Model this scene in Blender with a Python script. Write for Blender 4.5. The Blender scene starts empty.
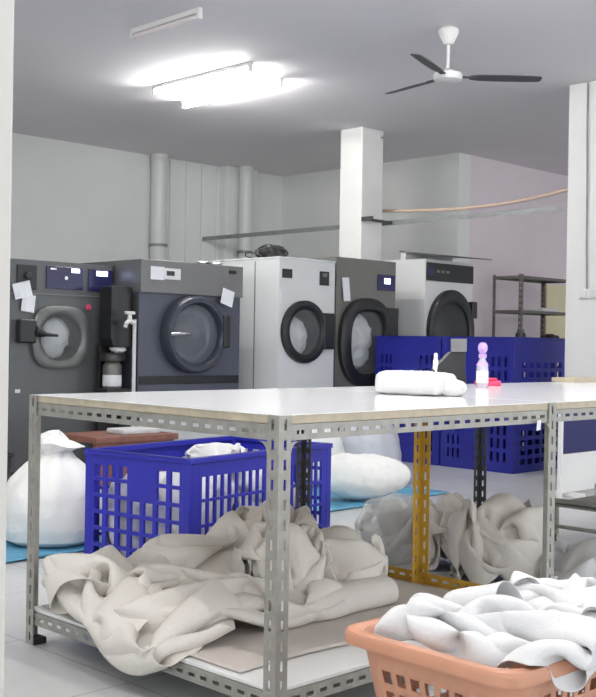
import bpy, bmesh, math, random
import numpy as np
from mathutils import Vector, Matrix, noise
random.seed(4)
PI = math.pi
C = bpy.context.scene.collection
V = Vector

# ------------------------------------------------------------------ materials
def mat(name, col, rough=.5, metal=0., var=0., scale=8., bump=0., bscale=60., coat=0., spec=.5, emit=None, estr=0.):
    m = bpy.data.materials.new(name); m.use_nodes = True
    nt = m.node_tree; b = nt.nodes['Principled BSDF']
    b.inputs['Roughness'].default_value = rough; b.inputs['Metallic'].default_value = metal
    b.inputs['Specular IOR Level'].default_value = spec
    b.inputs['Coat Weight'].default_value = coat; b.inputs['Coat Roughness'].default_value = .05
    c = (*col, 1)
    b.inputs['Base Color'].default_value = c
    tc = nt.nodes.new('ShaderNodeTexCoord')
    if var:
        n = nt.nodes.new('ShaderNodeTexNoise'); n.inputs['Scale'].default_value = scale; n.inputs['Detail'].default_value = 6
        r = nt.nodes.new('ShaderNodeValToRGB')
        r.color_ramp.elements[0].position = .3; r.color_ramp.elements[1].position = .7
        r.color_ramp.elements[0].color = (*[max(0, x*(1-var)) for x in col], 1)
        r.color_ramp.elements[1].color = (*[min(1, x*(1+var)) for x in col], 1)
        nt.links.new(tc.outputs['Object'], n.inputs['Vector']); nt.links.new(n.outputs['Fac'], r.inputs['Fac'])
        nt.links.new(r.outputs['Color'], b.inputs['Base Color'])
    if bump:
        n2 = nt.nodes.new('ShaderNodeTexNoise'); n2.inputs['Scale'].default_value = bscale; n2.inputs['Detail'].default_value = 5
        bp = nt.nodes.new('ShaderNodeBump'); bp.inputs['Strength'].default_value = bump; bp.inputs['Distance'].default_value = .01
        nt.links.new(tc.outputs['Object'], n2.inputs['Vector']); nt.links.new(n2.outputs['Fac'], bp.inputs['Height'])
        nt.links.new(bp.outputs['Normal'], b.inputs['Normal'])
    if emit:
        b.inputs['Emission Color'].default_value = (*emit, 1); b.inputs['Emission Strength'].default_value = estr
    return m

def s(r, g, b):           # 8-bit sRGB to linear
    f = lambda v: (v/255/12.92) if v <= 10 else ((v/255+.055)/1.055)**2.4
    return (f(r), f(g), f(b))

def clear_mat(name, tint, k, rough=.1):
    m = bpy.data.materials.new(name); m.use_nodes = True; nt = m.node_tree
    for n in list(nt.nodes):
        if n.type == 'BSDF_PRINCIPLED': nt.nodes.remove(n)
    out = [n for n in nt.nodes if n.type == 'OUTPUT_MATERIAL'][0]
    t = nt.nodes.new('ShaderNodeBsdfTransparent'); t.inputs[0].default_value = (*tint, 1)
    p = nt.nodes.new('ShaderNodeBsdfPrincipled'); p.inputs['Base Color'].default_value = (*tint, 1); p.inputs['Roughness'].default_value = rough
    x = nt.nodes.new('ShaderNodeMixShader'); x.inputs[0].default_value = k
    nt.links.new(t.outputs[0], x.inputs[1]); nt.links.new(p.outputs[0], x.inputs[2]); nt.links.new(x.outputs[0], out.inputs['Surface'])
    return m

M = dict(
    wall=mat('painted_wall', s(224,226,224), .7, var=.03, scale=1.5, bump=.05, bscale=40),
    wallpink=mat('pinkish_wall', s(224,213,219), .7, var=.03, scale=1.5),
    ceil=mat('painted_ceiling', s(226,223,227), .8, var=.02, scale=1.),
    white=mat('white_paint', s(224,224,222), .5, var=.02, scale=4),
    cream=mat('cream_paint', s(206,204,197), .5, var=.02, scale=3),
    pipe=mat('white_pipe', s(214,216,214), .35),
    steel=mat('galvanised_steel', s(160,159,152), .45, .35, var=.12, scale=25),
    railm=mat('dull_steel_rail', s(140,142,142), .5, .3, var=.1, scale=12),
    dsteel=mat('dark_grey_post', s(78,80,80), .5, .3, var=.15, scale=20),
    yellow=mat('yellow_painted_steel', s(190,150,52), .5, var=.15, scale=18),
    lam=mat('white_laminate', s(248,248,249), .13, var=.015, scale=5, spec=.6),
    ply=mat('plywood_edge', s(186,176,154), .6, var=.12, scale=30),
    shelfw=mat('white_shelf_board', s(236,236,234), .35),
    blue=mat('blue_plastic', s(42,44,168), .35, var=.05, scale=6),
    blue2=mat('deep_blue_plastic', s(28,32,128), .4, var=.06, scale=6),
    navy=mat('navy_plastic', s(26,28,92), .4, var=.06, scale=6),
    orange=mat('terracotta_plastic', s(196,142,114), .4, var=.04, scale=8),
    m1=mat('washer_grey', s(96,99,100), .4, .25, var=.06, scale=4),
    m1r=mat('washer_door_grey', s(112,114,112), .4, .3),
    m2=mat('washer_blue_grey', s(84,88,100), .4, .25, var=.06, scale=4),
    m2t=mat('washer_panel_grey', s(118,118,118), .4, .3, var=.04, scale=4),
    m2s=mat('washer_side_dark', s(70,72,68), .5, .2),
    m3=mat('dryer_pale_grey', s(216,219,218), .35, var=.03, scale=3),
    m4=mat('dryer_mid_grey', s(118,117,112), .4, .3, var=.05, scale=4),
    m5=mat('dryer_white', s(214,215,214), .4, var=.02, scale=3),
    ringm=mat('dark_slate_plastic', s(52,56,68), .35),
    black=mat('black_plastic', s(32,33,35), .35),
    dark=mat('dark_plastic', s(48,48,50), .45),
    screen=mat('dark_screen', s(18,18,38), .2, emit=(.08,.08,.5), estr=.06),
    led=mat('lit_display', s(160,170,255), .3, emit=(.55,.62,1.), estr=3.),
    drum=mat('steel_drum', s(120,122,126), .35, .6, var=.08, scale=30),
    chrome=mat('chrome', s(200,202,205), .2, .9),
    paper=mat('white_paper', s(226,228,232), .7),
    glass=clear_mat('door_glass', (.82,.84,.86), .12, .06),
    dglass=clear_mat('smoked_door_glass', (.45,.48,.55), .3, .05),
    beige=mat('beige_sheet', s(225,220,212), .85, var=.04, scale=6, bump=.25, bscale=90),
    beige2=mat('taupe_sheet', s(207,199,191), .85, var=.05, scale=6, bump=.25, bscale=90),
    wcloth=mat('white_cotton', s(212,212,212), .85, var=.02, scale=6, bump=.2, bscale=80),
    wsack=mat('white_sack_fabric', s(238,238,235), .8, var=.03, scale=5, bump=.25, bscale=50),
    gsack=mat('translucent_grey_bag', s(196,198,206), .45, var=.05, scale=5, bump=.2, bscale=40),
    plastic=clear_mat('clear_polythene', (.95,.95,.94), .22, .18),
    mat_blue=mat('blue_tarpaulin', s(92,158,190), .5, var=.1, scale=7, bump=.2, bscale=30),
    red=mat('reddish_brown_wood', s(134,88,74), .6, var=.2, scale=9),
    blade=mat('fan_blade', s(76,76,78), .5),
    pinkred=mat('pink_red_plastic', s(232,70,110), .4),
    purple=mat('lilac_plastic', s(190,160,215), .3),
    hose=mat('pale_orange_hose', s(208,184,166), .5),
    paleyellow=mat('pale_yellow_board', s(222,214,178), .6, var=.03, scale=4),
    lamp=mat('lit_tube', (1,1,1), .4, emit=(1,.99,.97), estr=108.),
    lampoff=mat('unlit_tube', s(226,218,218), .4),
    rackm=mat('rack_steel', s(112,108,104), .5, .3, var=.1, scale=15),
    rubber=mat('black_rubber', s(36,36,36), .8),
)
def floor_mat():
    m = mat('floor_tiles', s(214,215,214), .28, spec=.5); nt = m.node_tree; b = nt.nodes['Principled BSDF']
    tc = nt.nodes.new('ShaderNodeTexCoord'); br = nt.nodes.new('ShaderNodeTexBrick')
    br.offset = 0.; br.inputs['Scale'].default_value = 1.; br.inputs['Brick Width'].default_value = .6; br.inputs['Row Height'].default_value = .6
    br.inputs['Mortar Size'].default_value = .004; br.inputs['Color1'].default_value = (*s(214,215,214), 1); br.inputs['Color2'].default_value = (*s(208,209,209), 1)
    br.inputs['Mortar'].default_value = (*s(176,176,174), 1)
    n = nt.nodes.new('ShaderNodeTexNoise'); n.inputs['Scale'].default_value = 2.5; n.inputs['Detail'].default_value = 6
    mx = nt.nodes.new('ShaderNodeMix'); mx.data_type = 'RGBA'; mx.blend_type = 'MULTIPLY'; mx.inputs[0].default_value = .35
    nt.links.new(tc.outputs['Object'], br.inputs['Vector']); nt.links.new(tc.outputs['Object'], n.inputs['Vector'])
    nt.links.new(br.outputs['Color'], mx.inputs[6]); nt.links.new(n.outputs['Fac'], mx.inputs[7]); nt.links.new(mx.outputs[2], b.inputs['Base Color'])
    return m
M['floor'] = floor_mat()

# ------------------------------------------------------------------ mesh helpers
def box(bm, x0, x1, y0, y1, z0, z1):
    v = [bm.verts.new((x, y, z)) for z in (z0, z1) for y in (y0, y1) for x in (x0, x1)]
    for f in ((0,2,3,1),(4,5,7,6),(0,1,5,4),(2,6,7,3),(0,4,6,2),(1,3,7,5)): bm.faces.new([v[i] for i in f])
    return bm
def B(*a): return box(bmesh.new(), *a)
def frame_of(d):
    d = d.normalized(); a = V((0,0,1)) if abs(d.z) < .9 else V((1,0,0))
    x = d.cross(a).normalized(); return x, d.cross(x)
def tube(bm, pts, r, n=10, caps=True):
    pts = [V(p) for p in pts]; rings = []
    for i, p in enumerate(pts):
        d = pts[min(i+1, len(pts)-1)] - pts[max(i-1, 0)]
        x, y = frame_of(d); rr = r[i] if isinstance(r, (list, tuple)) else r
        rings.append([bm.verts.new(p + x*rr*math.cos(2*PI*k/n) + y*rr*math.sin(2*PI*k/n)) for k in range(n)])
    for a, b in zip(rings, rings[1:]):
        for k in range(n): bm.faces.new((a[k], a[(k+1)%n], b[(k+1)%n], b[k]))
    if caps: bm.faces.new(rings[0][::-1]); bm.faces.new(rings[-1])
    return bm
def T(*a, **k): return tube(bmesh.new(), *a, **k)
def lathe(prof, c=(0,0,0), axis='Z', n=32, bm=None, close=True):
    bm = bm or bmesh.new(); rings = []
    for r, h in prof:
        ring = []
        for k in range(n):
            a = 2*PI*k/n; p = (r*math.cos(a), r*math.sin(a), h)
            if axis == 'Y': p = (p[0], -p[2], p[1])     # h grows towards -Y
            ring.append(bm.verts.new(V(p) + V(c)))
        rings.append(ring)
    for a, b in zip(rings, rings[1:]):
        for k in range(n): bm.faces.new((a[k], a[(k+1)%n], b[(k+1)%n], b[k]))
    if close:
        for rg in (rings[0][::-1], rings[-1]):
            try: bm.faces.new(rg)
            except ValueError: pass
    return bm
def oval(cx, cz, rx, rz, e=2., N=56, y=0., extra=()):
    out = []
    angs = sorted([2*PI*k/N for k in range(N)] + list(extra))
    for a in angs:
        c, q = math.cos(a), math.sin(a)
        k = (abs(c)**e + abs(q)**e) ** (-1/e)
        out.append(V((cx + rx*k*c, y, cz + rz*k*q)))
    return out
def loft(loops, bm=None, cap0=False, cap1=False):
    bm = bm or bmesh.new(); R = [[bm.verts.new(p) for p in l] for l in loops]; n = len(R[0])
    for a, b in zip(R, R[1:]):
        for k in range(n): bm.faces.new((a[k], a[(k+1)%n], b[(k+1)%n], b[k]))
    if cap0: bm.faces.new(R[0][::-1])
    if cap1: bm.faces.new(R[-1])
    return bm
def perf(us, vs, hole, f, bm=None):
    bm = bm or bmesh.new(); d = {}
    def g(i, j):
        if (i, j) not in d: d[i, j] = bm.verts.new(f(us[i], vs[j]))
        return d[i, j]
    for i in range(len(us)-1):
        for j in range(len(vs)-1):
            if not hole(i, j): bm.faces.new((g(i,j), g(i+1,j), g(i+1,j+1), g(i,j+1)))
    return bm
def slotted(O, L, A, Bd, length, w=.04, pitch=.05, slot=.027, first=.012):
    """slotted angle iron: L along its length, flanges towards A and Bd from the corner line"""
    O, L, A, Bd = V(O), V(L), V(A), V(Bd)
    us = [0.]; kinds = []
    p = first
    while p + slot < length - .005:
        us += [p, p+slot]; kinds += [0, 1]; p += pitch
    us.append(length); kinds.append(0)
    vs = [0, w*.37, w*.62, w, w*1.38, w*1.63, w*2]
    f = lambda u, v: O + L*u + (A*(w-v) if v <= w else Bd*(v-w))
    return perf(us, vs, lambda i, j: kinds[i] == 1 and j in (1, 4), f)

def obj(name, bm, m, parent=None, smooth=False, bevel=0., solid=0., off=-1., sub=0):
    bmesh.ops.remove_doubles(bm, verts=bm.verts, dist=1e-6)
    bmesh.ops.recalc_face_normals(bm, faces=bm.faces)
    me = bpy.data.meshes.new(name); bm.to_mesh(me); bm.free()
    o = bpy.data.objects.new(name, me); C.objects.link(o)
    me.materials.append(m if not isinstance(m, str) else M[m])
    if parent: o.parent = parent
    if solid:
        q = o.modifiers.new('solid', 'SOLIDIFY'); q.thickness = solid; q.offset = off; q.use_even_offset = not smooth
    if bevel:
        q = o.modifiers.new('bevel', 'BEVEL'); q.width = bevel; q.segments = 3; q.limit_method = 'ANGLE'
    if sub:
        q = o.modifiers.new('sub', 'SUBSURF'); q.levels = sub; q.render_levels = sub
    if smooth:
        for p in me.polygons: p.use_smooth = True
        try: me.set_sharp_from_angle(angle=math.radians(40))
        except Exception: pass
    return o
def tag(o, label, cat, group=None, kind=None):
    o['label'] = label; o['category'] = cat
    if group: o['group'] = group
    if kind: o['kind'] = kind
    return o
def thing(name, label, cat, loc=(0,0,0), rotz=0., group=None):
    o = bpy.data.objects.new(name, None); C.objects.link(o); o.location = loc; o.rotation_euler = (0,0,rotz)
    o.empty_display_size = .05
    return tag(o, label, cat, group)
def struct(name, bm, m, label, **k):
    o = obj(name, bm, m, **k); o['kind'] = 'structure'; o['label'] = label; return o
def dup(root, loc, label, rotz=0., name=None):
    r = root.copy(); C.objects.link(r); r.location = loc; r.rotation_euler = (0,0,rotz); r['label'] = label
    for ch in list(root.children):
        c = ch.copy(); C.objects.link(c); c.parent = r
        for g in list(ch.children):
            d = g.copy(); C.objects.link(d); d.parent = c
    return r

# cloth wrinkles: warped ridged noise in metres
def ridge(p, sc, oct=3, seed=0., warp=.35):
    q = V(p)*sc + V((seed, seed*1.7, -seed))
    w = noise.noise_vector(q*.6)*warp
    q = q + w; a = 1.; t = 0.; tot = 0.
    for k in range(oct):
        n = 1 - abs(noise.noise(q))*1.9
        t += a*n; tot += a; q = q*1.9 + V((3.1, 1.7, 2.3)); a *= .5
    return t/tot
def lump(c, r, seed, amp=.10, sc=6., floor=None, fine=.03, e=2.3, sub=5, rot=0., shape=None, squash=None):
    """a heap of folded cloth: rounded block with pulled folds, flattened where it rests"""
    bm = bmesh.new(); bmesh.ops.create_icosphere(bm, subdivisions=sub, radius=1.)
    c = V(c); rm = (r[0]+r[1]+r[2])/3; R = Matrix.Rotation(rot, 3, 'Z')
    for v in bm.verts:
        d = v.co.normalized()
        k = (abs(d.x)**e + abs(d.y)**e + abs(d.z)**e) ** (-1/e)
        p = V((d.x*r[0], d.y*r[1], d.z*r[2]))*k
        g = ridge(p, sc, 3, seed) - .45
        h = ridge(V((p.x*1.6, p.y, p.z*.8)), sc*3.2, 2, seed+9) - .45
        lf = noise.noise(p*sc*.45 + V((seed, 0, seed)))
        p = p + d*rm*(amp*g*1.6 + fine*h*1.6 + lf*.22)
        if shape: p = shape(p, d)
        v.co = R @ p + c
        if floor is not None and v.co.z < floor: v.co.z = floor + .002*(noise.noise(v.co*30))*0
    return bm
# --- sheets are let fall and crumple: position-based cloth on a square grid
def wave(P, seed, sc, octs=3):
    t = 0.; a = 1.
    for o in range(octs):
        rg = np.random.RandomState(seed*10+o); k = rg.normal(size=(24,3)); ph = rg.uniform(0,6.28,24)
        t = t + a*np.sin((P*sc*(2**o))@k.T*1.6+ph).mean(-1)*2.2; a *= .5
    return t
def dome(x, y, c, r):
    q = 1-((x-c[0])/r[0])**2-((y-c[1])/r[1])**2
    return np.where(q > 0, c[2]+r[2]*np.sqrt(np.maximum(q, 0)), -9)
def rest_on(p, x, h, last):
    m = p[:,2] < h; p[m,2] = h[m]
    if last: p[m,:2] = x[m,:2]+(p[m,:2]-x[m,:2])*.4
    return p
def fall(nx, ny, w, h, start, touch, steps, iters=12, dt=.0135, gap=.017):
    I, J = np.meshgrid(np.arange(nx), np.arange(ny), indexing='ij'); ix = I*ny+J; ij = np.stack([I.ravel(), J.ravel()], 1)
    dx, dy = w/(nx-1), h/(ny-1); links = []
    for di, dj, k in ((1,0,1.),(0,1,1.),(1,1,.5),(1,-1,.5),(2,0,.12),(0,2,.12),(4,0,.04),(0,4,.04)):
        sl = (slice(0, nx-di), slice(max(0,-dj), ny-max(0,dj)))
        a = ix[sl]; b = (I[sl]+di)*ny+J[sl]+dj
        col = (J[sl]//dj) % 2 if di == 0 else (I[sl]//di) % 2
        for c in (0, 1): links.append((a[col==c], b[col==c], math.hypot(di*dx, dj*dy), k))
    u = ij[:,0]/(nx-1)*2-1; v = ij[:,1]/(ny-1)*2-1
    x = start(u, v, np.stack([u, v, 0*u], 1)); vel = np.zeros_like(x)
    hk = lambda c: (c[:,0]*73856093) ^ (c[:,1]*19349663) ^ (c[:,2]*83492791)
    for st in range(steps):
        vel[:,2] -= 9.8*dt; vel *= .985
        vel *= np.minimum(1, 1.5/np.maximum(np.linalg.norm(vel, axis=1, keepdims=True), 1e-9))
        p = x+vel*dt
        for it in range(iters):
            for a, b, L, k in links:
                d = p[b]-p[a]; l = np.sqrt((d*d).sum(1)); c = (k*.5*(l-L)/np.maximum(l, 1e-9))[:,None]*d
                p[a] += c; p[b] -= c
            if it % 5 == 4: p = touch(p, x, False)
        if st % 3 == 0:
            cell = np.floor(p/gap).astype(np.int64); key = hk(cell); order = np.argsort(key, kind='stable'); ks = key[order]
            for ox in (-1,0,1):
                for oy in (-1,0,1):
                    for oz in (-1,0,1):
                        k2 = hk(cell+np.array([ox,oy,oz])); lo = np.searchsorted(ks, k2, 'left'); hi = np.searchsorted(ks, k2, 'right')
                        for m in range(int(min(5, (hi-lo).max()))):
                            sel = np.where(lo+m < hi)[0]
                            if not len(sel): break
                            j = order[lo[sel]+m]; far = np.abs(ij[sel]-ij[j]).max(1) > 2; sel = sel[far]; j = j[far]
                            d = p[sel]-p[j]; l = np.sqrt((d*d).sum(1)); q = (l < gap) & (l > 1e-7)
                            np.add.at(p, sel[q], (d[q]/l[q,None])*((gap-l[q])*.3)[:,None])
        p = touch(p, x, True); vel = (p-x)/dt; x = p
    g = x.reshape(nx, ny, 3)
    for it in range(1): g[1:-1,1:-1] = g[1:-1,1:-1]*.5+(g[2:,1:-1]+g[:-2,1:-1]+g[1:-1,2:]+g[1:-1,:-2])*.125
    return nx, ny, [V(q) for q in g.reshape(-1, 3).tolist()]
def on_shelf(p, x, last):
    near = (p[:,0] > -.012) & (p[:,0] < .05) & (p[:,2] < .10); p[near,0] = np.where(x[near,0] <= -.004, -.012, p[near,0])
    ins = p[:,0] > -.008; h = np.where(ins, SHELF+.006, .012)
    for c, r in (((.50,.84,.10),(.44,.31,.17)),((.80,.95,.12),(.22,.18,.19)),((.25,.70,.10),(.25,.34,.13)),((.16,.96,.10),(.20,.20,.16))):
        h = np.where(ins, np.maximum(h, dome(p[:,0], p[:,1], c, r)), h)
    p = rest_on(p, x, h, last)
    low = np.interp(p[:,1], [.36,.50,.60,.68,.72,.77,.82,.95,1.05,1.12], [.10,.045,.045,.07,.15,.15,.05,.03,.05,.10])
    out = p[:,0] < -.008; p[out,2] = np.maximum(p[out,2], low[out])
    p[:,1] = np.clip(p[:,1], .36, 1.125); p[:,0] = np.clip(p[:,0], -.075, .92)
    return p
def in_basket(p, x, last):
    X, Y = p[:,0], p[:,1]; h = np.full(len(p), .285)
    for c, r in (((.13,-.52,.24),(.23,.21,.115)),((.42,-.53,.24),(.28,.22,.14))): h = np.maximum(h, dome(X, Y, c, r))
    h = np.where((X < -.055) | (Y > -.345), np.maximum(h, .352), h)
    h = np.where((Y < -.70) & (Y > -.77), np.maximum(h, .358), h); h = np.where(Y < -.77, .05, h)
    p = rest_on(p, x, h, last); p[:,0] = np.clip(p[:,0], -.05, .72); p[:,1] = np.clip(p[:,1], -.83, -.35)
    return p
def on_floor(p, x, last):
    p = rest_on(p, x, np.maximum(.004, dome(p[:,0], p[:,1], (0,0,.05), (.14,.12,.17))), last)
    r = np.hypot(p[:,0]/.20, p[:,1]/.18); k = np.where(r > 1, 1/np.maximum(r, 1e-6), 1); p[:,0] *= k; p[:,1] *= k
    return p
SHELF = .116
def draped_bm(d, xf=None):
    nx, ny, P = d; bm = bmesh.new(); v = [bm.verts.new(xf(p) if xf else p) for p in P]
    for i in range(nx-1):
        for j in range(ny-1): bm.faces.new((v[i*ny+j], v[(i+1)*ny+j], v[(i+1)*ny+j+1], v[i*ny+j+1]))
    return bm
def bundle(name, m, c, sc, rot, label, cat, group=None, tilt=0.):
    R = Matrix.Rotation(rot, 3, 'Z') @ Matrix.Rotation(tilt, 3, 'X')
    def xf(p):
        q = R @ V((p.x*sc[0], p.y*sc[1], p.z*sc[2])); return q
    bm = draped_bm(BUNDLE, xf); zm = min(v.co.z for v in bm.verts)
    for v in bm.verts: v.co.z -= zm
    o = obj(name, bm, m, None, True, sub=2, solid=.004, off=0); o.location = c
    return tag(o, label, cat, group)
PILE = fall(82, 76, 2.05, 1.95, lambda u, v, Q: np.stack([.35+u*.46+.07*wave(Q+[0,0,5],1,1.5), .765+v*.40+.09*wave(Q+[0,0,9],2,1.5), .47+.16*wave(Q,3,1.3)+.07*wave(Q,4,3,2)], 1), on_shelf, 280)
HEAP = fall(74, 64, 1.62, 1.32, lambda u, v, Q: np.stack([.29+u*.38+.06*wave(Q+[0,0,5],11,1.5), -.55+v*.23-.04*(u > 0)+.06*wave(Q+[0,0,9],12,1.5), .58+.12*wave(Q,13,1.4)+.06*wave(Q,14,3,2)], 1), in_basket, 240)
BUNDLE = fall(58, 54, .95, .9, lambda u, v, Q: np.stack([u*.21+.05*wave(Q+[0,0,5],21,1.5), v*.19+.05*wave(Q+[0,0,9],22,1.5), .5+.12*wave(Q,23,1.4)+.06*wave(Q,24,3,2)], 1), on_floor, 240)
def sm(a, b, x):
    t = max(0., min(1., (x-a)/(b-a))); return t*t*(3-2*t)

# ------------------------------------------------------------------ setting
H = 3.0
struct('floor', B(-5, 12.5, -5, 8.0, -.1, 0), 'floor', 'pale grey tiled floor of the laundry')
struct('ceiling', B(-5, 12.5, -5, 8.0, H, H+.12), 'ceil', 'flat grey painted ceiling')
struct('wall_back', B(-5, 7.62, 7.75, 7.95, 0, H), 'wall', 'grey back wall behind the row of machines')
struct('wall_side', B(7.42, 7.62, 5.08, 7.75, 0, H), 'wall', 'grey wall of the recess beside the back wall')
struct('wall_right', B(7.62, 12.5, 5.08, 5.28, 0, H), 'wallpink', 'pinkish wall behind the metal rack')
struct('wall_left', B(-4.2, -4., .8, 7.75, 0, H), 'wall', 'left wall of the room')
struct('wall_far', B(12.3, 12.5, -5, 5.08, 0, H), 'wall', 'right end wall of the room')
col_ = struct('column', B(5.73, 6.03, 4.92, 5.2, 0, H), 'white', 'square white column rising behind the grey dryer', bevel=.01)
pil = struct('pillar', B(5.555, 5.95, 1.95, 2.63, 0, H), 'white', 'white pillar at the right with a cable and socket', bevel=.01)
struct('trim_1', B(-1.30, -.882, -.234, .15, 0, H), 'cream', 'cream door jamb at the left edge', bevel=.006)
# shallow panels on the back wall between the two pipes
bm = bmesh.new()
for i in range(4): box(bm, 5.68+i*.225, 5.68+i*.225+.219, 7.725, 7.75, 0, H-.02)
struct('trim_2', bm, 'wall', 'flat wall panels between the white pipes', bevel=.004)
struct('trim_3', B(6.40, 6.9, 7.62, 7.75, 0, H), 'wall', 'shallow pilaster on the back wall', bevel=.008)

# ------------------------------------------------------------------ pipes, rail, hose, cable
def vpipe(x, y, r, label):
    t = thing('pipe', label, 'pipe', (x, y, 0), 0, 'white pipes on the back wall')
    obj('pipe_run', T([(0,0,0), (0,0,H)], r, 20), 'pipe', t, True)
    obj('collar', lathe([(r*1.02,H-.06),(r*1.06,H-.055),(r*1.06,H-.002),(r*1.02,H-.001)], n=20), 'pipe', t, True)
    for z in (.7, 2.0):
        obj('clip', lathe([(r*1.0,z),(r*1.12,z),(r*1.12,z+.03),(r*1.0,z+.03)], n=20), 'railm', t, True)
vpipe(5.47, 7.65, .09, 'thick white pipe on the back wall above the second washer')
vpipe(6.63, 7.53, .08, 'white pipe on the back wall nearer the white column')

t = thing('steel_rail', 'long grey steel rail hung level across the back of the room', 'rail', (6.15, 2.35, 2.12))
bm = perf([0, 5.39], [0, .045, .085], lambda i, j: False, lambda u, v: V((0, u, v)) if v <= .045 else V((v-.045, u, .045)))
obj('angle_bar', bm, 'railm', t, solid=.004)
obj('strap', box(B(-.4, .01, 2.548, 2.568, .01, .035), -.42, -.395, 2.44, 2.57, .0, .04), 'dsteel', t, bevel=.003)
for y in (.35,): obj('hanger', T([(.02, y, .04), (.02, y, H-2.12)], .006, 8), 'railm', t, True)

pts = [(6.24,5.5,2.30),(6.24,5.1,2.276),(6.24,4.66,2.25),(6.24,4.3,2.232),(6.24,3.95,2.23),(6.24,3.63,2.242),(6.24,3.33,2.268),(6.24,3.05,2.305),(6.24,2.7,2.36),(6.2,2.4,2.42)]
def smooth_path(P, k=4):
    P = [V(p) for p in P]; out = []
    for i in range(len(P)-1):
        a, b, c, d = P[max(i-1,0)], P[i], P[i+1], P[min(i+2,len(P)-1)]
        for j in range(k):
            t_ = j/k; out.append(.5*((2*b)+(c-a)*t_+(2*a-5*b+4*c-d)*t_*t_+(3*b-a-3*c+d)*t_**3))
    return out + [P[-1]]
tag(obj('hose', T(smooth_path(pts), .016, 10), 'hose', None, True), 'pale orange hose sagging above the steel rail', 'hose')

t = thing('wall_socket', 'grey double socket at the foot of the pillar cable', 'socket', (5.555, 2.42, 1.35))
obj('socket_plate', B(-.018, 0, -.085, .085, 0, .075), 'white', t, bevel=.006)
for y in (-.045, .045):
    obj('socket_face', B(-.026, -.016, y-.03, y+.03, .01, .065), 'pipe', t, bevel=.003)
tag(obj('cable', T([(5.548,2.462,H-.01),(5.547,2.46,2.6),(5.547,2.452,2.2),(5.548,2.45,1.8),(5.547,2.44,1.42)], .007, 8), 'railm', None, True),
    'thin grey cable running down the right pillar to the socket', 'cable')
t = thing('bracket', 'small white hook at the top of the square column', 'bracket', (5.98, 4.92, 2.93))
obj('bracket_plate', B(-.03, .03, -.012, 0, -.03, .03), 'white', t, bevel=.004)
obj('hook', T([(0,-.01,0),(0,-.04,0),(0,-.05,.02)], .008, 8), 'railm', t, True)

# ------------------------------------------------------------------ ceiling fan
t = thing('ceiling_fan', 'three bladed ceiling fan with dark blades and white motor', 'fan', (3.72, 2.38, 2.69))
obj('canopy', lathe([(.012,.20),(.03,.205),(.062,.27),(.066,.295),(.05,.31)], n=24), 'white', t, True)
obj('rod', T([(0,0,.02), (0,0,.25)], .011, 12), 'white', t, True)
obj('motor', lathe([(.02,-.035),(.06,-.035),(.088,-.022),(.095,0),(.088,.02),(.05,.032),(.02,.05)], n=32), 'white', t, True)
for a in (-43, 80, 199):
    Rm = Matrix.Rotation(math.radians(a), 4, 'Z')
    bm = bmesh.new(); prof = [(.14,.025),(.2,.04),(.35,.044),(.5,.042),(.585,.036),(.60,.022)]
    up = []; lo = []
    for x, w in prof:
        for sgn, L_ in ((1, up), (-1, lo)): L_.append(bm.verts.new(Rm @ V((x, sgn*w, -.004 - sgn*w*.2))))
    for i in range(len(prof)-1): bm.faces.new((up[i], up[i+1], lo[i+1], lo[i]))
    bl = obj('blade', bm, 'blade', t, solid=.005)
    bmi = bmesh.new(); box(bmi, .08, .19, -.018, .018, -.004, .004); bmi.transform(Rm)
    obj('blade_iron', bmi, 'blade', bl, bevel=.002)

# ------------------------------------------------------------------ tube lamps
def tube_lamp(x, y0, y1, label, on=True, w=.045, r=.014, group='ceiling tube lamps', cat='ceiling lamp'):
    t = thing('tube_lamp', label, cat, (x, y0, H), 0, group)
    L = y1-y0
    obj('batten', B(-w/2, w/2, 0, L, -.032, 0), 'white', t, bevel=.004)
    obj('fluorescent_tube', T([(0,.03,-.05),(0,L-.03,-.05)], r, 14), 'lamp' if on else 'lampoff', t, True)
    for y in (.012, L-.012): obj('end_cap', B(-.016, .016, y-.012, y+.012, -.068, -.03), 'white', t, bevel=.003)
    return t
tube_lamp(3.45, 3.95, 5.10, 'lit tube lamp, upper left one of the glaring pair')
tube_lamp(3.94, 4.14, 5.34, 'lit tube lamp, lower right one of the glaring pair')
tube_lamp(2.375, 3.22, 3.92, 'short unlit tube lamp alone on the ceiling', on=False, w=.03)
for i, (x, y) in enumerate(((-.6, -.9), (1.9, -1.2), (6.6, .6), (-1.2, 2.4), (.35, .1), (1.9, .3))):  # lamps out of view, added to brighten the tabletop and the front
    tube_lamp(x, y, y+1.2, 'unseen tube lamp added to light the front of the room', group='tube lamps added out of view for light')

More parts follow.
